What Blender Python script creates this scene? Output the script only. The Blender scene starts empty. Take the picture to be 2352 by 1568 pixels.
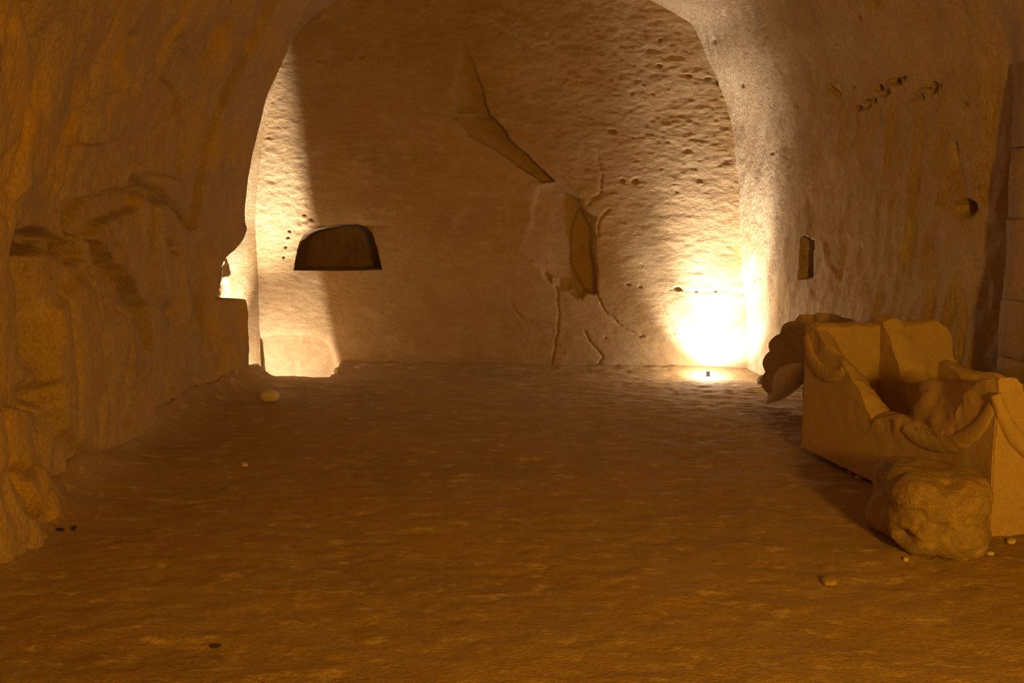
import bpy, bmesh, math, random
import numpy as np
from mathutils import Vector, Matrix, noise as mnoise

random.seed(7)
scn = bpy.context.scene
C = scn.collection

# ------------------------------------------------------------------ camera, world, lights, exposure
F_PX, CX, CY = 2259.0, 1176.0, 784.0
CAM_H = 1.5
PITCH = math.radians(7.165)
CP, SP = math.cos(PITCH), math.sin(PITCH)

cam_d = bpy.data.cameras.new('camera')
cam_d.sensor_width = 36.0
cam_d.lens = 36.0 * F_PX / 2352.0
cam = bpy.data.objects.new('camera', cam_d)
C.objects.link(cam)
cam.location = (0, 0, CAM_H)
cam.rotation_euler = (math.pi / 2 - PITCH, 0, 0)
cam_d.clip_end = 100
scn.camera = cam

world = bpy.data.worlds.new('world')
scn.world = world
world.use_nodes = True
world.node_tree.nodes['Background'].inputs[0].default_value = (0.02, 0.012, 0.004, 1)
world.node_tree.nodes['Background'].inputs[1].default_value = 0.0

scn.view_settings.view_transform = 'Standard'
scn.view_settings.look = 'None'
scn.view_settings.gamma = 1.0
scn.view_settings.use_curve_mapping = False
scn.view_settings.exposure = 0.07
scn.cycles.max_bounces = 10
scn.cycles.diffuse_bounces = 6

WARM = (1.0, 0.82, 0.62)
AMBER = (1.0, 0.45, 0.03)


def lamp(name, kind, loc, power, col, radius=0.02, aim=None, angle=None, blend=0.5):
    d = bpy.data.lights.new(name, kind)
    d.energy = power
    d.color = col
    if kind == 'AREA':
        d.shape = 'DISK'
        d.size = radius
    else:
        d.shadow_soft_size = radius
    if kind == 'SPOT':
        d.spot_size = math.radians(angle)
        d.spot_blend = blend
    o = bpy.data.objects.new(name, d)
    C.objects.link(o)
    o.location = loc
    if aim is not None:
        o.rotation_euler = (Vector(aim) - Vector(loc)).to_track_quat('-Z', 'Y').to_euler()
    return o


FLOOR_LAMP = Vector((1.86, 9.22, 0.075))       # lens of the little floor spotlight in the right corner
PIT_LAMP = Vector((-2.60, 9.36, -0.17))        # bulb of the flood lamp in the pit
lamp('floor_spot_beam', 'SPOT', FLOOR_LAMP, 480, WARM, 0.02, (2.00, 9.41, 0.85), 64, 1.0)
lamp('floor_spot_wide', 'SPOT', FLOOR_LAMP, 130, WARM, 0.02, (1.98, 9.46, 0.42), 118, 0.6)
lamp('floor_spot_spill', 'POINT', FLOOR_LAMP + Vector((0, 0, 0.01)), 22, WARM, 0.02)
lamp('pit_flood_beam', 'SPOT', PIT_LAMP, 1450, WARM, 0.004, (-2.52, 9.50, 2.9), 64, 1.0)
lamp('pit_flood_spill', 'POINT', PIT_LAMP, 74, WARM, 0.004)
lamp('entrance_lamp', 'AREA', (2.0, -0.8, 1.6), 154, AMBER, 0.5, (0.0, 6.0, 0.9))


# ------------------------------------------------------------------ pixel rays (used once, to place things on real surfaces)
def ray(px, py):
    a, b = (px - CX) / F_PX, (CY - py) / F_PX
    return np.array([a, CP + b * SP, -SP + b * CP])


CAMP = np.array([0, 0, CAM_H])


def at_depth(px, py, y):
    d = ray(px, py)
    return CAMP + d * (y / d[1])


def at_z(px, py, z=0.0):
    d = ray(px, py)
    return CAMP + d * ((z - CAM_H) / d[2])


def at_plane(px, py, p0, n):
    d = ray(px, py)
    return CAMP + d * (np.dot(np.array(p0) - CAMP, n) / np.dot(d, n))


# ------------------------------------------------------------------ numpy noise
def _hash(ix, iy, iz, s):
    h = (ix.astype(np.int64) * 374761393 + iy.astype(np.int64) * 668265263 + iz.astype(np.int64) * 2147483647 + s * 974634777) & 0xffffffff
    h = ((h ^ (h >> 13)) * 1274126177) & 0xffffffff
    h = ((h ^ (h >> 16)) * 2246822519) & 0xffffffff
    h = h ^ (h >> 15)
    return (h & 0xffffff) / float(0x7fffff) - 1.0


def vnoise(p, s=0):
    i = np.floor(p).astype(np.int64)
    f = p - i
    f = f * f * f * (f * (f * 6 - 15) + 10)
    x, y, z = i[..., 0], i[..., 1], i[..., 2]
    out = 0
    for a in (0, 1):
        wx = f[..., 0] if a else 1 - f[..., 0]
        for b in (0, 1):
            wy = f[..., 1] if b else 1 - f[..., 1]
            for c in (0, 1):
                wz = f[..., 2] if c else 1 - f[..., 2]
                out = out + wx * wy * wz * _hash(x + a, y + b, z + c, s)
    return out


def fbm(p, scale, octs=4, s=0, gain=0.5):
    """scale: feature size in metres (scalar or xyz)"""
    q = p / np.asarray(scale, float)
    a, o, t = 1.0, 0, 0
    for k in range(octs):
        o = o + a * vnoise(q + 17.3 * k, s + k)
        t += a
        a *= gain
        q = q * 2.03
    return o / t


def smooth(e0, e1, x):
    t = np.clip((x - e0) / (e1 - e0), 0, 1)
    return t * t * (3 - 2 * t)


def seg_dist(P, poly, closed=False):
    """distance of 2D points P (N,2) to a polyline"""
    poly = np.asarray(poly, float)
    n = len(poly)
    best = np.full(len(P), 1e9)
    for k in range(n if closed else n - 1):
        a, b = poly[k], poly[(k + 1) % n]
        ab = b - a
        t = np.clip(((P - a) @ ab) / max(ab @ ab, 1e-12), 0, 1)
        d = np.hypot(*(P - a - t[:, None] * ab).T)
        best = np.minimum(best, d)
    return best


def sdf(P, poly):
    """negative inside"""
    poly = np.asarray(poly, float)
    d = seg_dist(P, poly, True)
    ins = np.zeros(len(P), bool)
    n = len(poly)
    for k in range(n):
        a, b = poly[k], poly[(k + 1) % n]
        c = (a[1] > P[:, 1]) != (b[1] > P[:, 1])
        with np.errstate(divide='ignore', invalid='ignore'):
            xx = a[0] + (P[:, 1] - a[1]) * (b[0] - a[0]) / (b[1] - a[1])
        ins ^= c & (P[:, 0] < xx)
    return np.where(ins, -d, d)


def near(P, poly, pad):
    poly = np.asarray(poly, float)
    lo, hi = poly.min(0) - pad, poly.max(0) + pad
    return np.where(((P >= lo) & (P <= hi)).all(1))[0]


class Relief:
    """collects a displacement over a 2D-parametrised surface"""
    def __init__(self, P2, wob):
        self.P = P2 + wob
        self.d = np.zeros(len(P2))

    def step(self, poly, depth, edge=0.02):
        i = near(self.P, poly, edge + 0.1)
        s = sdf(self.P[i], poly)
        self.d[i] += depth * (1 - smooth(-edge, edge * 0.3, s))

    def slope(self, poly, depth, edge, p_from, p_to):
        """recess growing from p_from to p_to"""
        i = near(self.P, poly, edge + 0.1)
        s = sdf(self.P[i], poly)
        a, b = np.array(p_from), np.array(p_to)
        t = np.clip(((self.P[i] - a) @ (b - a)) / ((b - a) @ (b - a)), 0, 1)
        self.d[i] += depth * t * (1 - smooth(-edge, edge * 0.3, s))

    def groove(self, line, width, depth):
        i = near(self.P, line, width * 2)
        s = seg_dist(self.P[i], line)
        self.d[i] += depth * np.exp(-(s / (width * 0.6)) ** 2)

    def dent(self, c, r, depth, asp=1.0):
        i = near(self.P, [c], 3 * r * max(1, asp))
        q = (self.P[i] - np.array(c)) / np.array([r * asp, r])
        self.d[i] += depth * np.exp(-(q ** 2).sum(1) ** 1.5)


# ------------------------------------------------------------------ mesh helpers
def link_mesh(name, verts, faces, mat, parent=None, smooth_=True):
    me = bpy.data.meshes.new(name)
    me.from_pydata(np.asarray(verts, float).tolist(), [], faces.tolist() if isinstance(faces, np.ndarray) else faces)
    if smooth_:
        me.polygons.foreach_set('use_smooth', np.ones(len(me.polygons), bool))
    me.materials.append(mat)
    me.update()
    o = bpy.data.objects.new(name, me)
    C.objects.link(o)
    if parent is not None:
        o.parent = parent
    return o


def grid_faces(n, m, flip=False):
    i = np.arange((n - 1) * m).reshape(n - 1, m)[:, :-1].ravel()
    q = np.stack([i, i + 1, i + m + 1, i + m], 1)
    return q[:, ::-1] if flip else q


def grid_normals(G):
    du = np.gradient(G, axis=0)
    dv = np.gradient(G, axis=1)
    n = np.cross(du, dv)
    return n / np.maximum(np.linalg.norm(n, axis=2, keepdims=True), 1e-9)


def fix_normals(o):
    bm = bmesh.new()
    bm.from_mesh(o.data)
    bmesh.ops.recalc_face_normals(bm, faces=bm.faces)
    bm.to_mesh(o.data)
    bm.free()
    return o


def thing(name, label, cat, loc=(0, 0, 0), group=None):
    o = bpy.data.objects.new(name, None)
    o.empty_display_size = 0.1
    C.objects.link(o)
    o.location = loc
    o['label'] = label
    o['category'] = cat
    if group:
        o['group'] = group
    return o


def tag(o, label, cat, group=None):
    o['label'] = label
    o['category'] = cat
    if group:
        o['group'] = group
    return o


def struct(o, label=None):
    o['kind'] = 'structure'
    if label:
        o['label'] = label
    return o


def settle(o, loc):
    """move the mesh data so that the object's origin is at loc (world)"""
    o.data.transform(Matrix.Translation(-Vector(loc)))
    o.location = loc
    return o


def crom(pts, n):
    """Catmull-Rom resample of control points, n samples, roughly by arc length"""
    P = np.asarray(pts, float)
    P = np.vstack([2 * P[0] - P[1], P, 2 * P[-1] - P[-2]])
    out = []
    for k in range(1, len(P) - 2):
        t = np.linspace(0, 1, 40, endpoint=False)[:, None]
        a, b, c, d = P[k - 1], P[k], P[k + 1], P[k + 2]
        out.append(0.5 * (2 * b + (c - a) * t + (2 * a - 5 * b + 4 * c - d) * t ** 2 + (3 * b - a - 3 * c + d) * t ** 3))
    out.append(P[-2][None])
    Q = np.vstack(out)
    s = np.r_[0, np.cumsum(np.linalg.norm(np.diff(Q, axis=0), axis=1))]
    return np.stack([np.interp(np.linspace(0, s[-1], n), s, Q[:, k]) for k in range(Q.shape[1])], 1)


# ------------------------------------------------------------------ materials
def rock(name, base, dark, light, stain=None, grain=0.05, bump=0.004, aniso=(1, 1, 1), speck=None, rough=0.92, patch=0.9, fine=0.5, speck_at=(0.55, 0.63)):
    m = bpy.data.materials.new(name)
    m.use_nodes = True
    nt = m.node_tree
    N, L = nt.nodes, nt.links
    b = N['Principled BSDF']
    b.inputs['Roughness'].default_value = rough
    b.inputs['Specular IOR Level'].default_value = 0.15
    tc = N.new('ShaderNodeTexCoord')
    mp = N.new('ShaderNodeMapping')
    mp.inputs['Scale'].default_value = aniso
    L.new(tc.outputs['Object'], mp.inputs[0])

    def nz(scale, det=6, rough_=0.6, src=mp):
        n = N.new('ShaderNodeTexNoise')
        n.inputs['Scale'].default_value = scale
        n.inputs['Detail'].default_value = det
        n.inputs['Roughness'].default_value = rough_
        L.new(src.outputs[0 if src is mp else 'Object'], n.inputs['Vector'])
        return n

    def ramp(src, lo, hi):
        r = N.new('ShaderNodeMapRange')
        r.inputs['From Min'].default_value = lo
        r.inputs['From Max'].default_value = hi
        L.new(src, r.inputs['Value'])
        return r.outputs[0]

    def mix(fac, a, bb):
        x = N.new('ShaderNodeMix')
        x.data_type = 'RGBA'
        L.new(fac, x.inputs['Factor'])
        for s, v in ((x.inputs['A'], a), (x.inputs['B'], bb)):
            if isinstance(v, tuple):
                s.default_value = (*v, 1)
            else:
                L.new(v, s)
        return x.outputs['Result']

    big = nz(patch, 5, 0.62)
    mid = nz(patch * 7, 5, 0.6)
    col = mix(ramp(big.outputs[0], 0.36, 0.62), dark, base)
    col = mix(ramp(mid.outputs[0], 0.50, 0.75), col, light)
    if stain:
        st = nz(patch * 1.7, 4, 0.55, tc)
        col = mix(ramp(st.outputs[0], 0.50, 0.66), col, stain)
    if speck:
        sp = nz(7.0, 8, 0.72)
        col = mix(ramp(sp.outputs[0], *speck_at), col, speck)
    gr = nz(1.0 / grain, 6, 0.65)
    fn = nz(4.0 / grain, 4, 0.6)
    fineramp = ramp(fn.outputs[0], 0.30, 0.62)
    dk = N.new('ShaderNodeMix')
    dk.data_type = 'RGBA'
    dk.blend_type = 'MULTIPLY'
    dk.inputs['Factor'].default_value = 0.30
    L.new(col, dk.inputs['A'])
    L.new(fineramp, dk.inputs['B'])
    L.new(dk.outputs['Result'], b.inputs['Base Color'])
    ad = N.new('ShaderNodeMath')
    ad.operation = 'MULTIPLY_ADD'
    L.new(fn.outputs[0], ad.inputs[0])
    ad.inputs[1].default_value = fine
    L.new(gr.outputs[0], ad.inputs[2])
    bp = N.new('ShaderNodeBump')
    bp.inputs['Strength'].default_value = 1.0
    bp.inputs['Distance'].default_value = bump
    L.new(ad.outputs[0], bp.inputs['Height'])
    L.new(bp.outputs[0], b.inputs['Normal'])
    return m


def plain(name, col, rough=0.5, metal=0.0, emit=None, power=0):
    m = bpy.data.materials.new(name)
    m.use_nodes = True
    b = m.node_tree.nodes['Principled BSDF']
    b.inputs['Base Color'].default_value = (*col, 1)
    b.inputs['Roughness'].default_value = rough
    b.inputs['Metallic'].default_value = metal
    if emit:
        b.inputs['Emission Color'].default_value = (*emit, 1)
        b.inputs['Emission Strength'].default_value = power
    n = m.node_tree.nodes.new('ShaderNodeTexNoise')
    n.inputs['Scale'].default_value = 180
    bp = m.node_tree.nodes.new('ShaderNodeBump')
    bp.inputs['Distance'].default_value = 0.0004
    m.node_tree.links.new(n.outputs[0], bp.inputs['Height'])
    m.node_tree.links.new(bp.outputs[0], b.inputs['Normal'])
    return m


M_BACK = rock('chalk_back_wall', (0.51, 0.39, 0.25), (0.43, 0.31, 0.18), (0.56, 0.44, 0.29), stain=(0.46, 0.32, 0.16), grain=0.06, bump=0.008, aniso=(1, 1, 1.6))
M_RIGHT = rock('chalk_right_wall', (0.64, 0.51, 0.36), (0.54, 0.41, 0.27), (0.70, 0.57, 0.41), stain=(0.56, 0.41, 0.25), grain=0.07, bump=0.030, aniso=(1, 1.3, 0.55))
M_LEFT = rock('chalk_left_wall', (0.56, 0.41, 0.23), (0.46, 0.34, 0.22), (0.62, 0.46, 0.24), stain=(0.64, 0.42, 0.12), grain=0.06, bump=0.018, aniso=(1, 1, 0.6), patch=1.1)
M_FLOOR = rock('trodden_earth_floor', (0.52, 0.38, 0.23), (0.45, 0.32, 0.19), (0.58, 0.44, 0.27), stain=(0.54, 0.37, 0.18), grain=0.05, bump=0.016, aniso=(0.8, 1.6, 1), speck=(0.74, 0.58, 0.36))
M_SARC = rock('sarcophagus_limestone', (0.60, 0.46, 0.29), (0.55, 0.41, 0.26), (0.64, 0.50, 0.32), grain=0.03, bump=0.003, patch=3)
M_BOULD = rock('pitted_boulder_stone', (0.50, 0.38, 0.23), (0.38, 0.28, 0.17), (0.62, 0.48, 0.28), stain=(0.55, 0.38, 0.17), grain=0.035, bump=0.012, patch=3)
M_PALE = rock('pale_limestone', (0.76, 0.66, 0.52), (0.70, 0.60, 0.46), (0.80, 0.70, 0.56), grain=0.03, bump=0.003, patch=3)
M_DULL = rock('dull_stone', (0.56, 0.43, 0.28), (0.46, 0.35, 0.22), (0.62, 0.48, 0.32), grain=0.04, bump=0.005, patch=2)
M_BLACK = plain('black_lamp_metal', (0.02, 0.018, 0.015), 0.6, 0.0)
M_LENS = plain('lamp_lens', (0.9, 0.85, 0.7), 0.2, 0.0, (1.0, 0.75, 0.45), 20)
M_TWIG = plain('dark_twig', (0.05, 0.03, 0.015), 0.9)

# ------------------------------------------------------------------ shell of the chamber
LPROF = crom([(1, -.5), (1, .5), (1, 1.4), (.975, 1.9), (.906, 2.5), (.838, 2.85), (.723, 3.35), (.5, 3.68), (.25, 3.83), (0, 3.87)], 700)
BPROF = crom([(1, -.6), (1, .5), (1.003, 1.4), (.975, 2.02), (.955, 2.35), (.915, 2.71), (.873, 3.05), (.77, 3.4), (.55, 3.72), (.25, 3.86), (0, 3.9)], 700)
RPROF = crom([(1, -.5), (.985, .5), (.965, 1.25), (.941, 1.9), (.908, 2.5), (.83, 2.96), (.755, 3.32), (.6, 3.56), (.3, 3.78), (0, 3.87)], 700)
WL_Y = [-4, 3, 4.17, 5.5, 6.86, 7.8, 8.4, 8.75]
WL_W = [2.2, 2.2, 2.27, 2.44, 2.55, 2.52, 2.42, 2.35]
WR_Y = [-4, 5.0, 6.3, 7.4, 8.5, 9.53, 10.1]
WR_W = [3.3, 3.45, 3.42, 2.98, 2.62, 2.29, 2.12]


def wl(y):
    return np.interp(y, WL_Y, WL_W)


def wr(y):
    return np.interp(y, WR_Y, WR_W)


def back_y(x):
    return 9.766 - 0.1022 * x


BACK_N = np.array([0.1022, 1.0, 0.0]) / math.hypot(0.1022, 1)


def hit_back(px, py):
    p = at_plane(px, py, (0, 9.766, 0), BACK_N)
    return np.array([p[0], p[2]])


def hit_side(px, py, side):
    d = ray(px, py)
    t = np.linspace(1.5, 14, 5001)
    P = CAMP + d * t[:, None]
    if side < 0:
        lim = -wl(P[:, 1]) * np.interp(P[:, 2], LPROF[:, 1], LPROF[:, 0])
        k = np.argmax(P[:, 0] < lim)
    else:
        lim = wr(P[:, 1]) * np.interp(P[:, 2], RPROF[:, 1], RPROF[:, 0])
        k = np.argmax(P[:, 0] > lim)
    return np.array([P[k, 1], P[k, 2]])


def HB(*pts):
    return [hit_back(*p) for p in pts]


def HL(*pts):
    return [hit_side(p[0], p[1], -1) for p in pts]


def HR(*pts):
    return [hit_side(p[0], p[1], 1) for p in pts]


def profile_samples(prof, lo, hi, n):
    s = np.r_[0, np.cumsum(np.hypot(*np.diff(prof * [2.4, 1], axis=0).T))]
    t = np.linspace(lo * s[-1], hi * s[-1], n)
    return np.stack([np.interp(t, s, prof[:, 0]), np.interp(t, s, prof[:, 1])], 1)


# ---- floor
def floor_z(x, y):
    p = np.stack([x, y, np.zeros_like(x)], -1)
    z = 0.022 * fbm(p, 1.3, 3, 3) + 0.010 * fbm(p, (0.30, 0.18, 1), 4, 5) + 0.009 * fbm(p, (0.10, 0.06, 1), 3, 9)
    # the ground rises a little where it meets the rock
    dl = x + wl(np.minimum(y, 8.75))
    z += 0.20 * np.exp(-np.maximum(dl, 0) / 0.10) * (0.6 + 0.6 * fbm(p, 0.5, 3, 21)) * (y < 9.0)
    db = back_y(x) - y
    z += 0.05 * np.exp(-(np.maximum(db, 0) / 0.16) ** 2)
    z += 0.03 * np.exp(-((y - 8.75 - 0.08 * fbm(p, 0.8, 2, 31)) / 0.25) ** 2) * smooth(1.7, 0.6, x)
    # pit in the back left corner
    box = np.maximum(np.maximum(9.27 - y + 0.05 * fbm(p, 0.4, 3, 41), x + 1.74 + 0.03 * fbm(p, 0.2, 2, 43)), -x - 3.4)
    box = np.minimum(box, np.maximum(8.86 - y, x + 2.45 + 0.0 * y))
    z = z - 0.42 * (1 - smooth(-0.05, 0.01, box))
    return z


fy = np.r_[np.arange(-4.1, 2.4, 0.25), np.arange(2.4, 10.3, 0.022)]
fx = np.r_[np.arange(-3.4, 3.9, 0.013)]
FX, FY = np.meshgrid(fx, fy)
FZ = floor_z(FX, FY)
floor = struct(link_mesh('floor', np.stack([FX, FY, FZ], -1).reshape(-1, 3), grid_faces(len(fy), len(fx)), M_FLOOR), 'trodden brown earth floor with pale crumbs')


def ground(x, y):
    return float(floor_z(np.array([float(x)]), np.array([float(y)]))[0])


# ---- left wall (rough, plaster fallen off in sheets), ending in a dressed jamb
prof = profile_samples(LPROF, 0.0, 0.86, 430)
yv = np.r_[np.linspace(0, 0.49, 26, endpoint=False), np.linspace(0.49, 1, 330)]


def jamb_end(z):
    p = np.stack([z * 0, z * 0, z], -1)
    e = 8.72 + 0.02 * fbm(p, 0.25, 3, 51)
    bite = smooth(0.76, 0.84, z) * (1 - smooth(1.10, 1.36, z))
    e = e - 0.46 * bite * (0.75 + 0.25 * np.sin((z - 0.84) * 8)) - 0.05 * bite * fbm(p, 0.07, 3, 55)
    return e + 0.05 * np.exp(-((z - 1.40) / 0.04) ** 2)


PF, PZ = prof[:, 0][None, :], prof[:, 1][None, :]
YE = jamb_end(prof[:, 1])[None, :]
Y = -4.05 + 12.77 * yv[:, None] + (YE - 8.72) * smooth(0.93, 1.0, yv)[:, None]
Y = np.broadcast_to(Y, (len(yv), len(prof))).copy()
X = -wl(Y) * PF
Z = np.broadcast_to(PZ, Y.shape)
G = np.stack([X, Y, Z], -1)
P3 = G.reshape(-1, 3)
wob = 0.012 * np.stack([fbm(P3, 0.12, 3, 61), fbm(P3, 0.12, 3, 67)], -1)
R = Relief(P3[:, 1:3], wob)
# positive = into the rock
R.step(HL((45, 470), (80, 410), (105, 392), (190, 262), (262, 215), (330, 190), (392, 140), (440, 110), (500, 60), (560, 35), (600, 5), (640, 0), (560, 160), (500, 290), (470, 420), (455, 530), (440, 510), (400, 455), (340, 432), (240, 450), (200, 540), (130, 590), (60, 580)), 0.045, 0.02)
R.step(HL((190, 262), (262, 215), (330, 190), (392, 140), (412, 160), (340, 235), (300, 330), (200, 345)), -0.03, 0.02)
R.step(HL((345, 260), (395, 178), (430, 215), (455, 300), (440, 420), (360, 400), (330, 330)), 0.035, 0.02)
R.step(HL((440, 120), (500, 62), (570, 35), (520, 130), (490, 180)), 0.05, 0.03)
R.step(HL((50, 535), (120, 520), (190, 545), (205, 590), (195, 608), (158, 605), (140, 570), (120, 568), (105, 582), (62, 590)), 0.11, 0.03)
R.groove(HL((62, 585), (75, 640), (82, 720), (86, 800)), 0.170, 0.090)
R.step(HL((215, 545), (228, 600), (250, 665), (300, 740), (318, 805), (345, 800), (330, 700), (280, 620), (240, 560)), 0.08, 0.02)
R.groove(HL((225, 620), (250, 680), (300, 760), (312, 800)), 0.060, 0.036)
R.step(HL((195, 470), (240, 450), (330, 435), (320, 480), (240, 520), (215, 560), (200, 545)), 0.06, 0.02)
R.groove(HL((330, 428), (345, 435), (366, 450), (398, 455), (418, 480), (444, 515)), 0.076, 0.090)
R.groove(HL((360, 455), (363, 500), (358, 560), (345, 612)), 0.068, 0.090)
R.groove(HL((243, 420), (247, 450), (248, 520)), 0.051, 0.054)
R.groove(HL((335, 630), (360, 680), (400, 720), (410, 745)), 0.085, 0.036)
R.groove(HL((480, 560), (470, 600), (468, 650), (455, 690)), 0.102, 0.036)
R.groove(HL((452, 690), (465, 720), (480, 800)), 0.068, 0.036)
R.groove(HL((388, 540), (395, 565), (420, 570)), 0.068, 0.054)
R.groove(HL((345, 985), (346, 930), (352, 880)), 0.068, 0.090)
R.groove(HL((407, 930), (404, 905)), 0.068, 0.036)
R.groove(HL((462, 905), (462, 870)), 0.068, 0.036)
R.step(HL((300, 720), (340, 800), (350, 870), (345, 990), (300, 1020), (210, 1060), (130, 1000), (95, 900), (110, 700), (200, 620)), -0.045, 0.06)
R.step(HL((0, 930), (55, 940), (72, 1010), (80, 1070), (98, 1160), (60, 1230), (30, 1270), (0, 1300), (-300, 1500), (-300, 900)), -0.07, 0.03)
R.groove(HL((0, 1085), (18, 1095), (40, 1075), (75, 1055)), 0.043, 0.036)
R.groove(HL((2, 1105), (20, 1160), (45, 1200), (60, 1220)), 0.043, 0.054)
R.groove(HL((70, 910), (85, 980), (100, 1010)), 0.085, 0.090)
R.dent(hit_side(100, 905, -1), 0.06, 0.09, 2.0)
R.dent(hit_side(225, 693, -1), 0.035, 0.05)
R.dent(hit_side(164, 327, -1), 0.02, 0.05)
R.dent(hit_side(4, 690, -1), 0.02, 0.05)
R.dent(hit_side(415, 108, -1), 0.05, 0.05, 2)
R.dent(hit_side(313, 95, -1), 0.04, 0.04, 2)
R.step(HL((490, 688), (505, 640), (514, 600), (545, 610), (578, 660), (575, 686)), 0.16, 0.02)
R.groove(HL((520, 790), (515, 850)), 0.10, 0.04)
R.d *= 1.5
rough = 1 - smooth(7.4, 7.8, P3[:, 1] - 0.25 * fbm(P3, 0.6, 3, 71)) * smooth(0.9, 1.5, P3[:, 2])
rid = 1 - np.abs(fbm(P3, (1, 0.50, 0.95), 4, 75)) * 2.2
R.d += rough * (0.065 * fbm(P3, (1, 0.9, 0.9), 4, 73) + 0.035 * fbm(P3, (1, 0.22, 0.45), 4, 77) + 0.05 * np.clip(rid, 0, 1) ** 4)
R.d += 0.006 * fbm(P3, (0.1, 0.10, 0.16), 3, 79)
low = 1 - smooth(0.0, 0.7, P3[:, 2])
R.d += rough * low * 0.03 * fbm(P3, (0.2, 0.16, 0.5), 3, 83)
nrm = grid_normals(G).reshape(-1, 3)
cen = np.stack([P3[:, 0] * 0, P3[:, 1], P3[:, 2] * 0 + 1.2], -1)
sgn = np.sign(((P3 - cen) * nrm).sum(1))[:, None]
P3 = P3 + nrm * sgn * R.d[:, None]
G = P3.reshape(G.shape)
# jamb: carry on from the last column of points back into the rock
E = G[-1]
extra = []
for k in range(1, 24):
    t = k / 23.0
    q = E.copy()
    q[:, 0] -= 0.9 * t + 0.0 * q[:, 0]
    q[:, 1] += 0.05 * np.minimum(t * 6, 1) + 0.03 * fbm(q, 0.2, 3, 87) * min(t * 5, 1)
    q[:, 2] += 0.25 * t * smooth(2.0, 3.4, q[:, 2])
    extra.append(q)
G = np.concatenate([G, np.stack(extra)], 0)
wall_left = struct(link_mesh('wall_left', G.reshape(-1, 3), grid_faces(*G.shape[:2]), M_LEFT), 'rough ochre rock wall with plaster fallen off in sheets')

# ---- the bay behind the jamb
bp_ = profile_samples(BPROF, 0.0, 1.0, 330)
by = np.linspace(8.55, 10.25, 90)
bend = 10.03 + 0.22 * smooth(0.42, 0.5, bp_[:, 1])
Yb = 8.55 + (bend[None, :] - 8.55) * ((by[:, None] - 8.55) / 1.7)
Wb = np.interp(Yb, [8.55, 10.03, 10.25], [3.0, 2.59, 2.53])
Gb = np.stack([-Wb * bp_[:, 0][None], Yb, np.broadcast_to(bp_[:, 1][None], Yb.shape)], -1)
Pb = Gb.reshape(-1, 3)
nb = grid_normals(Gb).reshape(-1, 3)
roughb = np.exp(-((Pb[:, 2] - 1.05) / 0.35) ** 2) * (1 - smooth(9.3, 9.7, Pb[:, 1]))
db_ = 0.008 * fbm(Pb, 0.3, 4, 91) + roughb * 0.10 * fbm(Pb, 0.22, 4, 93)
Pb = Pb + nb * db_[:, None]
bay = link_mesh('bay_wall', Pb, grid_faces(90, 330), M_BACK, wall_left)

# ---- right wall
prof = profile_samples(RPROF, 0.0, 0.86, 460)
yr = np.r_[np.arange(-4.05, 3.2, 0.25), np.arange(3.2, 10.1, 0.022)]
Y = np.broadcast_to(yr[:, None], (len(yr), len(prof)))
G = np.stack([wr(Y) * prof[:, 0][None], Y, np.broadcast_to(prof[:, 1][None], Y.shape)], -1)
P3 = G.reshape(-1, 3)
wob = 0.006 * np.stack([fbm(P3, 0.10, 3, 101), fbm(P3, 0.10, 3, 103)], -1)
R = Relief(P3[:, 1:3], wob)
slot = HR((1845, 545), (1852, 538), (1868, 552), (1870, 636), (1842, 640))
R.step(slot, 0.40, 0.012)
R.dent(hit_side(2213, 478, 1), 0.05, 0.16, 1.4)
R.groove(HR((2190, 330), (2205, 400), (2212, 470)), 0.05, 0.02)
R.step(HR((1890, 545), (1935, 538), (1985, 570), (1950, 600), (1930, 650), (1905, 610)), 0.016, 0.03)
R.step(HR((1890, 560), (1900, 640), (1880, 700), (1860, 660)), 0.010, 0.03)
rs = random.Random(5)
for k in range(26):
    t = rs.random()
    R.dent(hit_side(1968 + 95 * t + rs.uniform(-8, 8), 245 - 62 * t + rs.uniform(-12, 12), 1), rs.uniform(.008, .017), rs.uniform(.02, .04), 2.2)
for k in range(16):
    t = rs.random()
    R.dent(hit_side(2100 + 50 * t + rs.uniform(-5, 5), 218 - 25 * t + rs.uniform(-12, 12), 1), rs.uniform(.008, .015), rs.uniform(.02, .035), 2.2)
for c, r, d in (((1712, 193), .03, .05), ((1645, 92), .04, .03), ((1776, 350), .02, .04), ((1995, 358), .015, .03), ((1732, 645), .02, .05), ((1730, 660), .02, .04), ((2218, 238), .02, .04), ((2010, 5), .06, .05), ((1975, 40), .04, .03), ((1912, 205), .03, .03), ((1745, 640), .02, .03), ((1960, 200), .03, .04), ((1740, 870), .05, .06), ((1752, 840), .03, .04)):
    R.dent(hit_side(c[0], c[1], 1), r * 0.6, d * 0.7)
R.groove(HR((1800, 10), (1840, 60), (1860, 110), (1880, 180)), 0.05, 0.012)
R.groove(HR((1905, 195), (1925, 215)), 0.03, 0.03)
# tool strokes slanting down the wall
sk = P3.copy()
sk[:, 1] += 0.25 * sk[:, 2]
R.d += 0.030 * fbm(sk, (1, 0.10, 0.42), 4, 107) + 0.05 * fbm(P3, 1.2, 3, 109) + 0.005 * fbm(sk, (1, 0.05, 0.12), 3, 111)
nrm = grid_normals(G).reshape(-1, 3)
cen = np.stack([P3[:, 0] * 0, P3[:, 1], P3[:, 2] * 0 + 1.2], -1)
sgn = np.sign(((P3 - cen) * nrm).sum(1))[:, None]
P3 = P3 + nrm * sgn * R.d[:, None]
wall_right = struct(link_mesh('wall_right', P3, grid_faces(*G.shape[:2]), M_RIGHT), 'smooth curving chalk wall with tool strokes, slot and peg hole')

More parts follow.
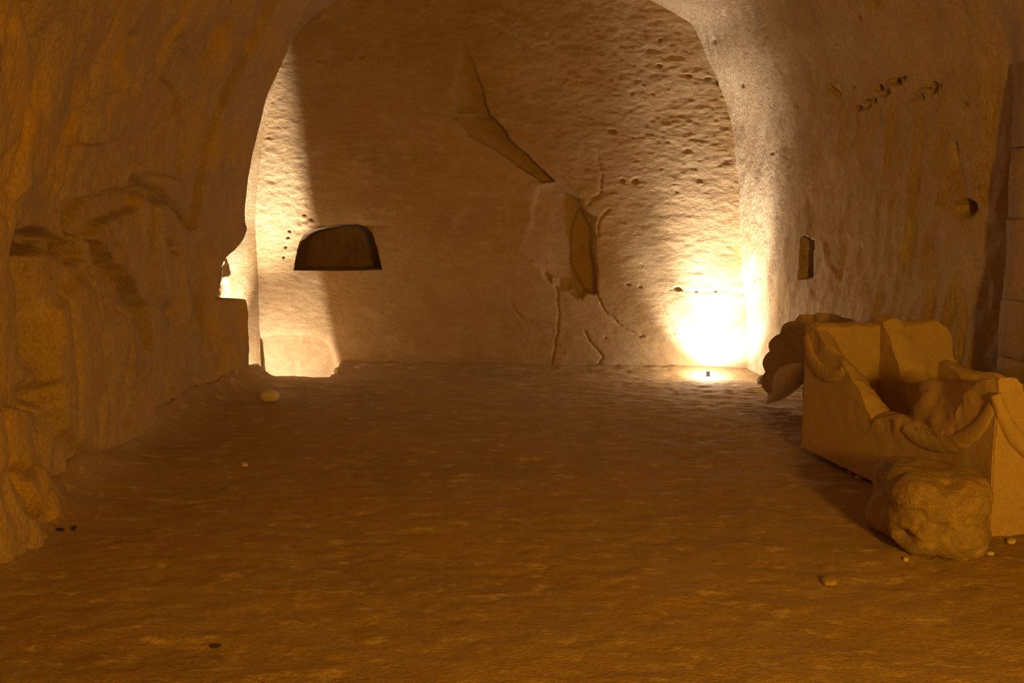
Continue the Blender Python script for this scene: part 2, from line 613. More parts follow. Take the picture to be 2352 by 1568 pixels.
# ---- ceiling: crown of the vault
tl = profile_samples(LPROF, 0.84, 1.0, 30)
tr = profile_samples(RPROF, 0.84, 1.0, 30)[::-1]
yc = np.arange(-4.05, 10.15, 0.1)
rows = []
for y in yc:
    a = np.stack([-wl(y) * tl[:, 0], np.full(30, y), tl[:, 1]], 1)
    b = np.stack([wr(y) * tr[:, 0], np.full(30, y), tr[:, 1]], 1)
    rows.append(np.vstack([a[:-1], b]))
G = np.stack(rows)
G[..., 2] += 0.02 * fbm(G.reshape(-1, 3), 0.7, 3, 121).reshape(G.shape[:2]) + 0.03
ceiling = struct(link_mesh('ceiling', G.reshape(-1, 3), grid_faces(*G.shape[:2]), M_RIGHT), 'crown of the rock-cut vault')

# ---- front wall, behind the camera
gx, gz = np.meshgrid(np.linspace(-2.6, 3.8, 40), np.linspace(-0.4, 4.2, 30))
gp = np.stack([gx, np.full_like(gx, -4.0), gz], -1)
gp[..., 1] += 0.05 * fbm(gp.reshape(-1, 3), 0.8, 3, 131).reshape(gx.shape)
wall_front = struct(link_mesh('wall_front', gp.reshape(-1, 3), grid_faces(30, 40), M_LEFT), 'rock wall behind the viewer')

# ---- back wall with two cut openings
niche_px = [(674, 621), (680, 585), (687, 556), (698, 538), (716, 528), (745, 521), (780, 516), (815, 514), (840, 520), (856, 536), (866, 565), (873, 595), (879, 619), (830, 621), (780, 622), (730, 622)]
rec_px = [(576, 850), (577, 806), (586, 786), (602, 775), (640, 771), (690, 771), (730, 777), (752, 793), (764, 818), (769, 850), (772, 900), (774, 960), (680, 960), (576, 960)]


def closed_resample(pts, n):
    P = np.asarray(pts, float)
    P = np.vstack([P, P[:1]])
    s = np.r_[0, np.cumsum(np.linalg.norm(np.diff(P, axis=0), axis=1))]
    t = np.linspace(0, s[-1], n, endpoint=False)
    return np.stack([np.interp(t, s, P[:, 0]), np.interp(t, s, P[:, 1])], 1)


def soften(P, it=2):
    for _ in range(it):
        P = 0.25 * np.roll(P, 1, 0) + 0.5 * P + 0.25 * np.roll(P, -1, 0)
    return P


niche_o = closed_resample(HB(*niche_px), 160)
rec_o = soften(closed_resample(HB(*rec_px), 160), 3)
wb = fbm(np.c_[niche_o, niche_o[:, 0] * 0], 0.05, 2, 141)
niche_o = niche_o + 0.004 * wb[:, None]
wb = fbm(np.c_[rec_o, rec_o[:, 0] * 0], 0.08, 2, 143)
rec_o = rec_o + 0.006 * wb[:, None]

bx = np.arange(-2.85, 2.62, 0.009)
bz = np.arange(-0.55, 4.1, 0.009)
BX, BZ = np.meshgrid(bx, bz)
P2 = np.stack([BX.ravel(), BZ.ravel()], 1)
P3 = np.stack([P2[:, 0], P2[:, 0] * 0, P2[:, 1]], 1)
s_n, s_r = sdf(P2, niche_o), sdf(P2, rec_o)
wob = 0.030 * np.stack([fbm(P3, 0.16, 5, 151, 0.6), fbm(P3, 0.16, 5, 153, 0.6)], -1)
R = Relief(P2, wob)
# the diagonal break
R.slope(HB((1005, -10), (1045, 60), (1080, 120), (1108, 190), (1118, 235), (1132, 268), (1050, 262), (1040, 200), (1050, 130), (1025, 50), (1000, -10)), 0.10, 0.03, hit_back(1030, 150), hit_back(1110, 190))
R.slope(HB((1036, 262), (1132, 262), (1180, 320), (1240, 380), (1275, 415), (1240, 420), (1160, 360), (1080, 310)), 0.17, 0.02, hit_back(1110, 360), hit_back(1170, 290))
R.slope(HB((1232, 428), (1275, 415), (1335, 455), (1345, 475), (1372, 500), (1362, 540), (1370, 620), (1374, 676), (1345, 676), (1330, 692), (1300, 672), (1275, 662), (1250, 640), (1225, 600), (1192, 578), (1215, 510)), 0.12, 0.045, hit_back(1195, 570), hit_back(1330, 560))
R.step(HB((1310, 540), (1335, 470), (1366, 530), (1372, 620), (1373, 676), (1345, 676), (1325, 640), (1312, 600)), 0.07, 0.02)
R.groove(HB((1372, 350), (1383, 400), (1380, 440), (1345, 475)), 0.03, 0.008)
R.groove(HB((1372, 540), (1378, 505), (1400, 480)), 0.025, 0.010)
R.groove(HB((1278, 660), (1286, 720), (1280, 770), (1262, 850)), 0.018, 0.018)
R.groove(HB((1345, 760), (1362, 790), (1385, 820), (1370, 850)), 0.022, 0.015)
R.groove(HB((1372, 680), (1390, 710), (1425, 745), (1470, 775)), 0.02, 0.02)
R.groove(HB((1180, 700), (1205, 740)), 0.02, 0.012)
R.step(HB((1258, 622), (1285, 640), (1292, 660), (1268, 655)), -0.04, 0.02)
R.step(HB((1310, 650), (1335, 680), (1330, 695), (1305, 670)), -0.04, 0.02)
R.step(HB((1140, 15), (1255, 70), (1262, 100), (1225, 105), (1120, 50), (1060, 30)), -0.012, 0.03)
R.step(HB((1100, 478), (1160, 478), (1160, 600), (1110, 600)), 0.006, 0.02)
for c, r, d, a in (((1515, 92), .022, .06, 1.2), ((1513, 150), .028, .06, 1.4), ((1582, 173), .028, .06, 1.5), ((1408, 300), .04, .05, 1.4), ((1430, 414), .035, .05, 1.0), ((1460, 414), .035, .05, 1.5), ((1445, 655), .02, .04, 2), ((1470, 658), .015, .03, 2), ((1560, 663), .03, .06, 1.8), ((1595, 668), .012, .03, 2), ((1640, 668), .012, .03, 2), ((1475, 770), .035, .03, 1.2), ((1390, 778), .02, .03, 1), ((740, 140), .03, .04, 2), ((762, 146), .02, .03, 2), ((830, 133), .03, .03, 1.5), ((898, 395), .025, .012, .7), ((903, 440), .02, .012, .6), ((1455, 215), .02, .03, 1.5), ((1480, 195), .015, .03, 1.5), ((1405, 185), .012, .02, 1), ((1500, 215), .015, .02, 1.5), ((1650, 190), .03, .05, 1.2), ((1625, 180), .025, .04, 1.8), ((1660, 205), .02, .05, 1)):
    R.dent(hit_back(*c), r * 0.6, d * 0.6, a)
for c in ((666, 530), (661, 548), (655, 570), (652, 593)):
    R.dent(hit_back(*c), 0.012, 0.035, 1)
for c in ((700, 500), (715, 510), (705, 516), (688, 520)):
    R.dent(hit_back(*c), 0.025, -0.010, 1.3)
R.groove(HB((1540, 664), (1600, 668), (1715, 672)), 0.010, 0.008)
R.groove(HB((1560, 800), (1540, 740), (1520, 700)), 0.012, 0.010)
# rounded dip over the niche
i_d = near(P2, niche_o, 0.3)
q = P2[i_d] - hit_back(800, 520)
R.d[i_d] += 0.10 * np.exp(-(q[:, 0] / 0.22) ** 2) * np.exp(-np.maximum(q[:, 1], 0) / 0.08) * (s_n[i_d] > -0.02) * smooth(-0.05, 0.02, q[:, 1])
R.d += 0.025 * fbm(P3, 0.9, 3, 157) + 0.0055 * fbm(P3, (0.12, 1, 0.055), 3, 159) + 0.003 * fbm(P3, (0.05, 1, 0.025), 3, 161)
# soft rounded lips of the openings
R.d += 0.045 * np.exp(-np.maximum(s_r, 0) / 0.03)
yb = back_y(P2[:, 0]) + R.d
V = np.stack([P2[:, 0], yb, P2[:, 1]], 1)
keep = np.ones(len(V), bool)
for s_, o_ in ((s_n, niche_o), (s_r, rec_o)):
    keep &= s_ > -0.0045
    snap = np.where(np.abs(s_) < 0.0075)[0]
    for k in snap:
        nx = len(o_)
        a = o_
        b = np.roll(o_, -1, 0)
        ab = b - a
        t = np.clip(((P2[k] - a) * ab).sum(1) / (ab ** 2).sum(1), 0, 1)
        c = a + ab * t[:, None]
        j = np.argmin(((c - P2[k]) ** 2).sum(1))
        if s_[k] < 0.0046:
            V[k, 0], V[k, 2] = c[j]
fcs = grid_faces(len(bz), len(bx), True)
fcs = fcs[keep[fcs].all(1)]
used = np.zeros(len(V), bool)
used[fcs.ravel()] = True
remap = np.cumsum(used) - 1
wall_back = struct(link_mesh('wall_back', V[used], remap[fcs], M_BACK), 'flat chalk end wall with a niche, a pit opening and a diagonal break')


def wall_depth_at(o2):
    """depth of the finished wall next to the outline"""
    idx = [np.argmin(((P2 - p) ** 2).sum(1)) for p in o2]
    return yb[idx]


def cavity(name, outline, depth, shrink, slope, seed, amp, mat):
    """the inside of an opening: walls running back from the outline and a rear face"""
    c = outline.mean(0)
    n = len(outline)
    y0 = wall_depth_at(outline)
    rings = []
    big = c + (outline - c) * 1.03
    rings.append(np.stack([big[:, 0], y0 + 0.012, big[:, 1]], 1))
    rings.append(np.stack([outline[:, 0], y0 - 0.001, outline[:, 1]], 1))
    for k in range(1, 15):
        t = k / 14
        s_ = 1 - shrink * t ** 2
        p = c + (outline - c) * s_
        rings.append(np.stack([p[:, 0], y0 * (1 - t) + t * y0.mean() + depth * t + slope * t * (p[:, 1] - c[1]), p[:, 1]], 1))
    for k in range(1, 13):
        t = k / 12
        p = c + (outline - c) * (1 - shrink) * (1 - t * 0.999)
        rings.append(np.stack([p[:, 0], y0 * 0 + y0.mean() + depth * (1 + 0.10 * t) + slope * (p[:, 1] - c[1]), p[:, 1]], 1))
    A = np.stack(rings)
    nn = fbm(A.reshape(-1, 3), 0.10, 4, seed).reshape(A.shape[:2])
    w = np.r_[0, 0, np.linspace(0.2, 1, 8), np.ones(len(A) - 10)][:, None]
    A[..., 1] += amp * nn * w
    A[..., 0] += 0.5 * amp * nn * w
    m = n
    f = []
    for r in range(len(A) - 1):
        for j in range(m):
            f.append((r * m + j, r * m + (j + 1) % m, (r + 1) * m + (j + 1) % m, (r + 1) * m + j))
    return link_mesh(name, A.reshape(-1, 3), f, mat, wall_back)


M_NICHE = rock('dark_niche_stone', (0.30, 0.21, 0.13), (0.23, 0.16, 0.10), (0.36, 0.26, 0.16), grain=0.05, bump=0.010, patch=3)  # niche lining, darker in colour than the wall around it
cavity('niche', niche_o, 0.40, 0.10, -0.15, 171, 0.02, M_NICHE)
cavity('pit_recess', rec_o, 0.15, 0.08, -0.10, 173, 0.03, M_BACK)

# ---- pier of coursed stone at the right edge
pier = struct(bpy.data.objects.new('trim_1', None), 'coursed stone pier standing proud of the curving wall')
C.objects.link(pier)
pier.location = (3.10, 5.6, 0)
zz = -0.1
hs = [0.42, 0.31, 0.36, 0.50, 0.44, 0.52, 0.47, 0.50, 0.45]
pr = random.Random(3)
for k, h in enumerate(hs):
    w = 0.62
    bm = bmesh.new()
    bmesh.ops.create_cube(bm, size=1.0)
    for v in bm.verts:
        v.co.x = v.co.x * w + w / 2
        v.co.y = v.co.y * 1.25
        v.co.z = v.co.z * (h - 0.006) + h / 2
    bmesh.ops.bevel(bm, geom=bm.edges[:], offset=0.004, segments=1, affect='EDGES')
    bmesh.ops.subdivide_edges(bm, edges=[e for e in bm.edges if e.calc_length() > 0.2], cuts=8, use_grid_fill=True)
    off = pr.uniform(-.008, .008)
    for v in bm.verts:
        q = v.co + Vector((0, 0, zz * 3))
        v.co += 0.012 * mnoise.noise_vector(q * 4) + 0.004 * mnoise.noise_vector(q * 15)
        v.co.x += off + 0.02 * (zz / 3.8)
        v.co.z += zz
    me = bpy.data.meshes.new('stone_block')
    bm.to_mesh(me)
    bm.free()
    me.polygons.foreach_set('use_smooth', np.ones(len(me.polygons), bool))
    me.materials.append(M_LEFT)
    ob = bpy.data.objects.new('stone_block', me)
    C.objects.link(ob)
    ob.parent = pier
    zz += h

# ------------------------------------------------------------------ sarcophagus
A = at_z(2270, 1235, 0.0)
B = at_z(1840, 1025, 0.05)
A[2] = B[2] = 0.0
UD = (B - A) / np.linalg.norm(B - A)
VD = np.array([UD[1], -UD[0], 0.0])
SL = float(np.linalg.norm(B - A))
SW = 1.02
UP = np.array([0, 0, 1.0])


def plate(name, O, U, Vn, L, ho, hi, T, parent, mat, nu=110, seed=0, fr=0.018, zb=lambda u: 0.0, zbi=None, face=0.004):
    """upright slab: O start, U along, Vn through the thickness; ho / hi top profile of outer / inner face as (u, z) lists"""
    us = np.linspace(0, L, nu)
    ho, hi = np.array(ho), np.array(hi)
    to = np.interp(us, ho[:, 0], ho[:, 1])
    ti = np.interp(us, hi[:, 0], hi[:, 1])
    rows = []
    no, nt_, ni = 34, 12, 26
    for k in range(no):
        t = k / (no - 1)
        z = np.array([zb(u) for u in us]) * (1 - t) + to * t
        rows.append((np.zeros(nu), z, np.full(nu, 0.0), np.full(nu, t ** 6)))
    for k in range(1, nt_):
        t = k / nt_
        rows.append((np.full(nu, T * t), to * (1 - t) + ti * t + 0.02 * math.sin(math.pi * t), np.full(nu, 1.0), np.ones(nu)))
    for k in range(ni):
        t = 1 - k / (ni - 1)
        z = np.array([zb(u) for u in us]) * (1 - t) + ti * t
        rows.append((np.full(nu, T), z, np.full(nu, 0.0), np.full(nu, t ** 6)))
    G = np.stack([O + us[:, None] * U + v[:, None] * Vn + z[:, None] * UP for v, z, f, g in rows])
    fr_w = np.stack([g for v, z, f, g in rows]).reshape(-1)
    P = G.reshape(-1, 3)
    d = np.stack([fbm(P, 0.09, 4, seed + 1), fbm(P, 0.09, 4, seed + 2), fbm(P, 0.09, 4, seed + 3)], -1)
    P = P + d * (face + fr * fr_w)[:, None]
    n, m = len(rows), nu
    f = grid_faces(n, m).tolist()
    f += [((n - 1) * m + j, (n - 1) * m + j + 1, j + 1, j) for j in range(m - 1)]      # underside
    f.append([r * m for r in range(n)])
    f.append([r * m + m - 1 for r in range(n)][::-1])
    o = link_mesh(name, P, f, mat, parent)
    fix_normals(o)
    mod = o.modifiers.new('edges', 'EDGE_SPLIT')
    mod.split_angle = math.radians(50)
    return o


def local(o, empty):
    """world-space mesh data -> local to its (unrotated) parent"""
    o.data.transform(Matrix.Translation(-empty.location))
    return o


def on_left(px, py, v=0.0):
    p = at_plane(px, py, A + VD * v, VD)
    return float(np.dot(p - A, UD)), float(p[2])


def on_near(px, py, u=0.0):
    p = at_plane(px, py, A + UD * u, UD)
    return float(np.dot(p - A, VD)), float(p[2])


TH = 0.14
sarc = thing('sarcophagus', 'broken limestone sarcophagus with garland carving, by the right wall', 'sarcophagus', (float(A[0]), float(A[1]), 0))
zb_ = lambda u: 0.05 * u / SL
op = [on_left(*p) for p in ((2282, 872), (2250, 880), (2222, 893), (2205, 930), (2190, 975), (2172, 990), (2130, 985), (2085, 972), (2045, 962), (2000, 962), (1990, 945), (1978, 905), (1962, 872), (1935, 835), (1905, 800), (1880, 765), (1862, 746), (1848, 745))]
ip = [on_left(*p, TH) for p in ((2300, 874), (2262, 868), (2235, 890), (2222, 930), (2205, 965), (2180, 968), (2130, 962), (2090, 955), (2050, 944), (2030, 920), (2000, 888), (1970, 848), (1945, 828), (1925, 790), (1905, 752), (1885, 746))]
op = sorted(op)
ip = sorted(ip)
ip = [(u, z) for u, z in ip]
local(plate('long_side', A + UD * 0.005, UD, VD, SL - 0.01, op, ip, TH, sarc, M_SARC, 190, 300, 0.014, zb_), sarc)
# near end panel, rising to a rounded horn at the corner
npx = sorted([on_near(*p) for p in ((2284, 870), (2300, 869), (2318, 876), (2335, 887), (2352, 903))])
npx = npx + [(0.28, 0.60), (0.5, 0.57), (0.75, 0.60), (SW, 0.72)]
local(plate('end_panel', A + VD * 0.006, VD, UD, SW - 0.01, npx, npx, TH, sarc, M_SARC, 110, 320, 0.006), sarc)
# far end panel
Bp = A + UD * SL
fp = [on for on in [(0.0, 0.83), (0.25, 0.83), (0.48, 0.825), (0.6, 0.83), (0.86, 0.835), (0.93, 0.80), (0.965, 0.74), (0.98, 0.60), (SW, 0.55)]]
local(plate('end_panel', Bp + VD * 0.012, VD, -UD, SW - 0.012, fp, fp, 0.12, sarc, M_SARC, 110, 340, 0.014, lambda u: 0.05), sarc)
# right long side, broken low
rp = [(0, 0.62), (0.3, 0.52), (0.8, 0.46), (1.2, 0.48), (1.5, 0.56), (SL, 0.60)]
local(plate('long_side', A + VD * SW, UD, -VD, SL, rp, rp, TH, sarc, M_SARC, 90, 360, 0.02, zb_), sarc)
# partition between the two burial troughs, snapped off slantwise
pp_o = [(0.0, 0.87), (0.13, 0.86), (0.18, 0.78), (0.26, 0.66), (0.33, 0.53), (0.38, 0.50), (0.42, 0.36), (0.46, 0.22), (0.50, 0.18)]
pp_i = [(0.0, 0.87), (0.14, 0.85), (0.20, 0.76), (0.30, 0.64), (0.42, 0.50), (0.46, 0.36), (0.48, 0.24), (0.50, 0.18)]
local(plate('partition', Bp + VD * 0.455 - UD * 0.02, -UD, VD, 0.5, pp_o, pp_i, 0.15, sarc, M_SARC, 80, 380, 0.014, lambda u: 0.06), sarc)
# bottom slab
bm = bmesh.new()
bmesh.ops.create_cube(bm, size=1)
for v in bm.verts:
    u = (v.co.x + .5) * (SL - 0.10) + 0.05
    w = (v.co.y + .5) * (SW - 0.10) + 0.05
    p = A + UD * u + VD * w
    v.co = Vector((p[0], p[1], 0.03 + 0.05 * u / SL + (v.co.z + .5) * 0.13))
bmesh.ops.subdivide_edges(bm, edges=bm.edges[:], cuts=12, use_grid_fill=True)
for v in bm.verts:
    v.co += 0.012 * mnoise.noise_vector(v.co * 6)
me = bpy.data.meshes.new('bottom_slab')
bm.to_mesh(me)
bm.free()
me.materials.append(M_SARC)
o = bpy.data.objects.new('bottom_slab', me)
C.objects.link(o)
o.parent = sarc
local(o, sarc)


def lump(name, center, radii, mat, seed=0, amp=0.12, freq=2.2, sub=5, power=2.6, rot=None, parent=None, pits=0, flat=None):
    """irregular stone: superellipsoid pushed about by noise"""
    bm = bmesh.new()
    bmesh.ops.create_icosphere(bm, subdivisions=sub, radius=1)
    co = np.array([v.co[:] for v in bm.verts])
    n = co / np.linalg.norm(co, axis=1, keepdims=True)
    r = (np.abs(n) ** power).sum(1) ** (-1 / power)
    P = n * r[:, None]
    off = np.array([seed * 3.1, seed * 1.7, seed * 0.9])
    dsp = amp * fbm(P + off, 1.0 / freq * 2, 2, seed) + amp * 0.8 * fbm(P + off, 0.5 / freq * 2, 4, seed + 5) + amp * 0.22 * fbm(P + off, 0.14 / freq * 2, 3, seed + 9)
    rs_ = random.Random(seed)
    for k in range(pits):
        c = Vector((rs_.uniform(-1, 1), rs_.uniform(-1, 1), rs_.uniform(-1, 1))).normalized()
        d2 = ((n - np.array(c[:])) ** 2).sum(1)
        s_ = rs_.uniform(0.08, 0.2)
        dsp -= rs_.uniform(0.06, 0.16) * np.exp(-d2 / s_ ** 2)
    P = P + n * dsp[:, None]
    if flat is not None:
        P[:, 2] = np.maximum(P[:, 2], flat)
    P = P * np.array(radii)
    if rot is not None:
        Rm = np.array(Matrix.Rotation(rot[2], 3, 'Z') @ Matrix.Rotation(rot[1], 3, 'Y') @ Matrix.Rotation(rot[0], 3, 'X'))
        P = P @ Rm.T
    f = [[v.index for v in fc.verts] for fc in bm.faces]
    bm.free()
    o = link_mesh(name, P, f, mat, parent)
    o.location = tuple(center)
    return o


# fractured core behind the near corner
cpos = A + UD * 0.36 + VD * 0.27 + UP * 0.42
o = lump('broken_corner', Vector(cpos) - sarc.location, (0.24, 0.34, 0.24), M_SARC, 17, 0.16, 2.6, 5, 5.0, (0, 0, math.atan2(UD[1], UD[0]) - math.pi / 2), sarc)


def garland(pts, rad, parent, name='garland', relief=0.45):
    c = crom(pts, 60)
    n = len(c)
    k = 20
    t = np.gradient(c, axis=0)
    t /= np.linalg.norm(t, axis=1, keepdims=True)
    s = np.linspace(0, 1, n)
    r = rad * (0.45 + 0.55 * np.sin(np.pi * np.clip(s, 0.02, 0.98)) ** 0.7)
    V = []
    for i in range(n):
        a = np.cross(t[i], UP)
        a /= np.linalg.norm(a)
        b = np.cross(a, t[i])
        for j in range(k):
            q = 2 * math.pi * j / k
            rr = r[i] * (1 + 0.05 * math.sin(i * 1.1 + 3 * q))
            V.append(c[i] + rr * relief * math.cos(q) * a + rr * math.sin(q) * b)
    f = [(i * k + j, i * k + (j + 1) % k, (i + 1) * k + (j + 1) % k, (i + 1) * k + j) for i in range(n - 1) for j in range(k)]
    f += [list(range(k))[::-1], [(n - 1) * k + j for j in range(k)]]
    o = link_mesh(name, V, f, M_SARC, parent)
    fix_normals(o)
    return local(o, sarc)


def LP(px, py):
    u, z = on_left(px, py)
    return A + UD * u + UP * z


def NP_(px, py):
    u, z = on_near(px, py)
    return A + VD * u + UP * z


garland([LP(2284, 905), LP(2272, 945), LP(2245, 985), (LP(2205, 1012)), LP(2160, 1020), LP(2110, 1008), LP(2075, 985)], 0.046, sarc)
garland([LP(1852, 770), LP(1862, 815), LP(1885, 850), LP(1915, 862), LP(1938, 850)], 0.05, sarc)
lowp = A + VD * 0.52 + UP * 0.34
garland([NP_(2288, 905), NP_(2298, 940), NP_(2318, 985), NP_(2352, 1025), A + VD * 0.30 + UP * 0.375, lowp, A + VD * 0.75 + UP * 0.42, A + VD * 0.97 + UP * 0.62], 0.05, sarc, relief=0.85)

# boulder in front of it
bpos = (1.94, 4.47)
boulder = lump('boulder', (bpos[0], bpos[1], 0.165), (0.225, 0.33, 0.20), M_BOULD, 4, 0.125, 2.1, 6, 3.7, (math.radians(-3), math.radians(4), math.radians(-6)), None, 26, -0.93)
tag(boulder, 'large pitted boulder resting against the near end of the sarcophagus', 'boulder')

# carved shell fragment behind
sc = at_depth(1888, 862, 7.35)
shell = thing('shell_carving', 'fluted shell carving propped upright on a block behind the sarcophagus', 'carving', (float(sc[0]), 7.35, 0))


def shell_mesh():
    n_, m_ = 26, 300
    th = np.linspace(math.radians(-25), math.radians(205), m_)
    nf = 11
    ph = (th - th[0]) / (th[-1] - th[0]) * nf
    sc_ = np.abs(np.sin(np.pi * ph))
    lim = 0.47 * (0.965 + 0.035 * sc_)
    front, back = [], []
    for i in range(n_):
        t = i / (n_ - 1)
        rr = lim * (0.04 + 0.96 * t)
        hgt = 0.05 + 0.05 * t + (0.03 * t) * (sc_ - 0.3)
        front.append(np.stack([rr * np.cos(th), -hgt, rr * np.sin(th)], 1))
        back.append(np.stack([rr * np.cos(th), np.full(m_, 0.06), rr * np.sin(th)], 1))
    V = np.concatenate([np.stack(front), np.stack(back)[::-1]], 0)
    n2 = len(V)
    P = V.reshape(-1, 3)
    P = P + 0.008 * np.stack([fbm(P, 0.1, 3, 401), fbm(P, 0.1, 3, 402), fbm(P, 0.1, 3, 403)], -1)
    f = grid_faces(n2, m_).tolist()
    f += [((n2 - 1) * m_ + j, (n2 - 1) * m_ + j + 1, j + 1, j) for j in range(m_ - 1)]
    f.append([r * m_ for r in range(n2)])
    f.append([r * m_ + m_ - 1 for r in range(n2)][::-1])
    Rm = np.array(Matrix.Rotation(math.radians(-52), 3, 'Z') @ Matrix.Rotation(math.radians(-8), 3, 'X'))
    return P @ Rm.T, f


V, f = shell_mesh()
o = fix_normals(link_mesh('fluted_shell', V, f, M_DULL, shell))
o.location = (0, 0, float(sc[2]))
o = lump('base_block', (0.16, 0.06, 0.14), (0.25, 0.22, 0.20), M_DULL, 21, 0.05, 2, 5, 5, (0, 0, math.radians(-30)), shell, 4, -0.8)

# pale pointed shard leaning on it
p0, p1 = at_depth(1768, 918, 7.75), at_depth(1832, 846, 7.42)
mid = (p0 + p1) / 2
ax = Vector(p1 - p0)
shard = lump('pale_shard', tuple(mid), (0.10, 0.10, ax.length * 0.62), M_PALE, 31, 0.08, 1.6, 5, 2.0)
for v in shard.data.vertices:
    t = v.co.z / (ax.length * 0.62)
    k = np.interp(t, [-1, -0.3, 0.4, 1], [0.35, 0.85, 1.1, 0.9])
    v.co.x *= k
    v.co.y *= k
shard.rotation_euler = ax.to_track_quat('Z', 'Y').to_euler()
tag(shard, 'pale pointed stone shard leaning by the far end of the sarcophagus', 'stone')

# dark rounded stone wedged between the sarcophagus and the wall
o = lump('wedged_stone', (3.03, 6.40, 0.24), (0.12, 0.13, 0.26), M_DULL, 41, 0.12, 2, 4, 2.6)
tag(o, 'dark rounded stone wedged between sarcophagus and stone pier', 'stone')

# small pale stone on the floor at the left
q = at_z(620, 922, 0.0)
o = lump('loose_stone', (q[0], q[1], ground(q[0], q[1]) + 0.042), (0.078, 0.06, 0.052), M_PALE, 51, 0.14, 1.6, 4, 2.4)
tag(o, 'small pale stone lying alone on the floor near the pit', 'stone')


def floor_stone(name, px, py, r, mat, label, cat, seed, group=None, hz=0.6):
    q = at_z(px, py, 0.0)
    q = at_z(px, py, ground(q[0], q[1]))
    o = lump(name, (q[0], q[1], ground(q[0], q[1]) + r[2] * hz), r, mat, seed, 0.16, 1.7, 3, 2.4, (0, 0, seed * 1.3))
    return tag(o, label, cat, group)


floor_stone('chock_stone', 1940, 1072, (.030, .035, .020), M_DULL, 'rubble stone under the long side of the sarcophagus, nearest its far end', 'stone', 61, 'rubble chocks under the sarcophagus')
floor_stone('chock_stone', 1958, 1086, (.03, .03, .018), M_BOULD, 'middle one of the rubble stones under the long side of the sarcophagus', 'stone', 62, 'rubble chocks under the sarcophagus')
floor_stone('chock_stone', 1978, 1100, (.034, .030, .018), M_DULL, 'rubble stone under the long side of the sarcophagus, touching the boulder', 'stone', 63, 'rubble chocks under the sarcophagus')
floor_stone('stone_chip', 2080, 1287, (.012, .012, .009), M_PALE, 'tiny pale chip at the foot of the boulder', 'stone', 64)
floor_stone('stone_chip', 2274, 1275, (.016, .014, .010), M_PALE, 'pale chip between the boulder and the end panel of the sarcophagus', 'stone', 65)
floor_stone('stone_chip', 2322, 1246, (.035, .02, .012), M_PALE, 'flat pale chip below the end panel of the sarcophagus', 'stone', 66)
floor_stone('stone_chip', 561, 1069, (.035, .02, .012), M_PALE, 'flat pale chip alone on the left half of the floor', 'stone', 67)
floor_stone('clod', 495, 1484, (.018, .008, .007), M_TWIG, 'small dark clod on the floor in the near left foreground', 'clod', 68)
floor_stone('clod', 170, 1213, (.022, .010, .010), M_TWIG, 'dark crumb on the floor, the farther out of two beside the left wall', 'clod', 69)
floor_stone('clod', 136, 1185, (.022, .008, .008), M_TWIG, 'dark crumb tight against the foot of the left wall', 'clod', 70)
floor_stone('clod', 1905, 1338, (.05, .03, .012), M_DULL, 'flat brown clod on the floor left of the boulder front', 'clod', 71)
floor_stone('rubble_stone', 778, 856, (.05, .04, .035), M_DULL, 'small dark stone at the right end of the lit pit', 'stone', 72)
floor_stone('rubble_stone', 1752, 880, (.06, .05, .05), M_BACK, 'small brown stone at the wall foot beside the floor spotlight', 'stone', 73)

# ------------------------------------------------------------------ floor spotlight and pit flood lamp


def tube_mesh(name, p0, p1, r0, r1, mat, parent, k=24, cap0=True, cap1=True):
    a, b = Vector(p0), Vector(p1)
    z = (b - a).normalized()
    x = z.orthogonal().normalized()
    y = z.cross(x)
    V, f = [], []
    for c, r in ((a, r0), (a.lerp(b, 0.5), (r0 + r1) / 2), (b, r1)):
        for j in range(k):
            q = 2 * math.pi * j / k
            V.append(c + r * (math.cos(q) * x + math.sin(q) * y))
    for i in range(2):
        f += [(i * k + j, i * k + (j + 1) % k, (i + 1) * k + (j + 1) % k, (i + 1) * k + j) for j in range(k)]
    if cap0:
        f.append(list(range(k))[::-1])
    if cap1:
        f.append([2 * k + j for j in range(k)])
    o = link_mesh(name, V, f, mat, parent)
    m = o.modifiers.new('edges', 'EDGE_SPLIT')
    return o


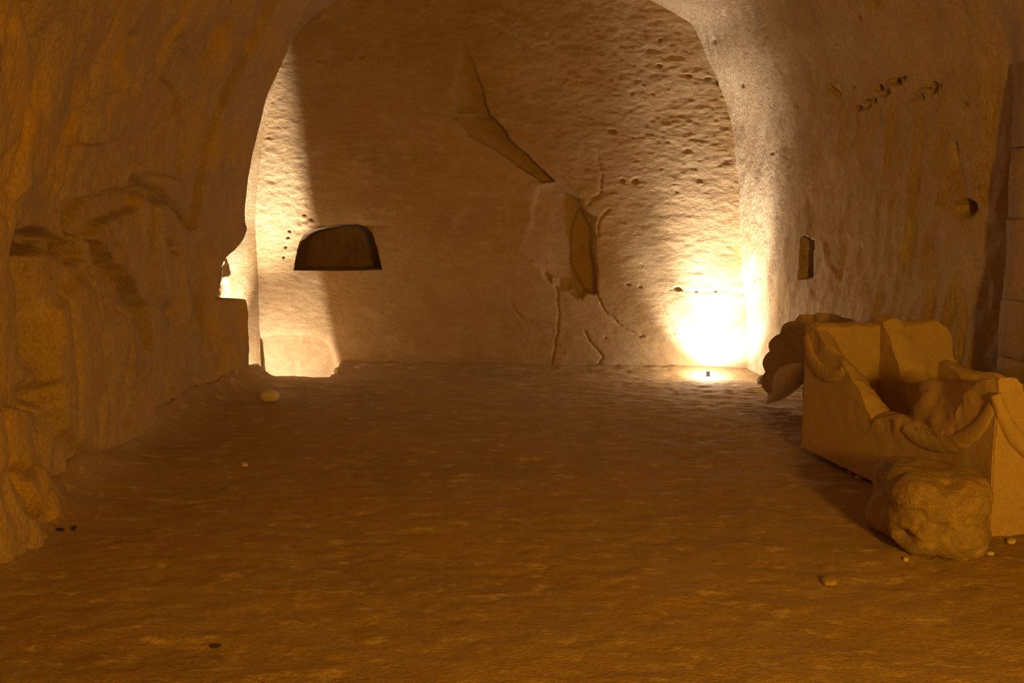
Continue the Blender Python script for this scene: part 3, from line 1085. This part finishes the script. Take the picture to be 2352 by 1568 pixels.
gz_ = ground(FLOOR_LAMP.x, FLOOR_LAMP.y)
spot = thing('floor_spotlight', 'tiny black spotlight on the floor shining up the right corner', 'lamp', (FLOOR_LAMP.x, FLOOR_LAMP.y, gz_))
top = FLOOR_LAMP.z - gz_ - 0.018
tube_mesh('housing', (0, 0, 0.012), (0.001, 0.004, top), 0.016, 0.018, M_BLACK, spot)
tube_mesh('base', (0, 0, -0.004), (0, 0, 0.012), 0.024, 0.022, M_BLACK, spot)
tube_mesh('lens', (0.001, 0.004, top - 0.001), (0.001, 0.0042, top + 0.001), 0.0155, 0.0155, M_LENS, spot)

e1, e2 = hit_back(768, 790), hit_back(652, 150)
w1 = Vector((e1[0], back_y(e1[0]), e1[1]))
w2 = Vector((e2[0], back_y(e2[0]), e2[1]))
axis = (w1 - PIT_LAMP).cross(w2 - PIT_LAMP).normalized()
if axis.x < 0:
    axis = -axis
pg = ground(PIT_LAMP.x, PIT_LAMP.y)
flood = thing('pit_floodlight', 'black floodlight with an added shadow hood sunk in the pit of the back left corner', 'lamp', (PIT_LAMP.x, PIT_LAMP.y, pg))
BR = 0.115  # unseen hood, added to cut the lamp's light along the wall's shadow edge
zx = axis.orthogonal().normalized()
zy = axis.cross(zx)
V, f = [], []
K, Rr = 48, 14
for shell_r in (BR, BR + 0.004):
    for i in range(Rr):
        t = (i / (Rr - 1)) * math.pi / 2 * 0.985
        for j in range(K):
            q = 2 * math.pi * j / K
            V.append(Vector((0, 0, PIT_LAMP.z - pg)) + shell_r * (math.sin(t) * axis + math.cos(t) * (math.cos(q) * zx + math.sin(q) * zy)))
for s_ in (0, 1):
    b0 = s_ * Rr * K
    for i in range(Rr - 1):
        f += [(b0 + i * K + j, b0 + i * K + (j + 1) % K, b0 + (i + 1) * K + (j + 1) % K, b0 + (i + 1) * K + j) for j in range(K)]
    f.append([b0 + (Rr - 1) * K + j for j in range(K)])
f += [(j, (j + 1) % K, Rr * K + (j + 1) % K, Rr * K + j) for j in range(K)]
fix_normals(link_mesh('shadow_hood', V, f, M_BLACK, flood))
tube_mesh('stand', (0.09, -0.05, -0.01), Vector((0, 0, PIT_LAMP.z - pg)) + axis * (BR + 0.003), 0.012, 0.012, M_BLACK, flood)
tube_mesh('foot', (0.09, -0.05, -0.02), (0.09, -0.05, 0.012), 0.05, 0.05, M_BLACK, flood)
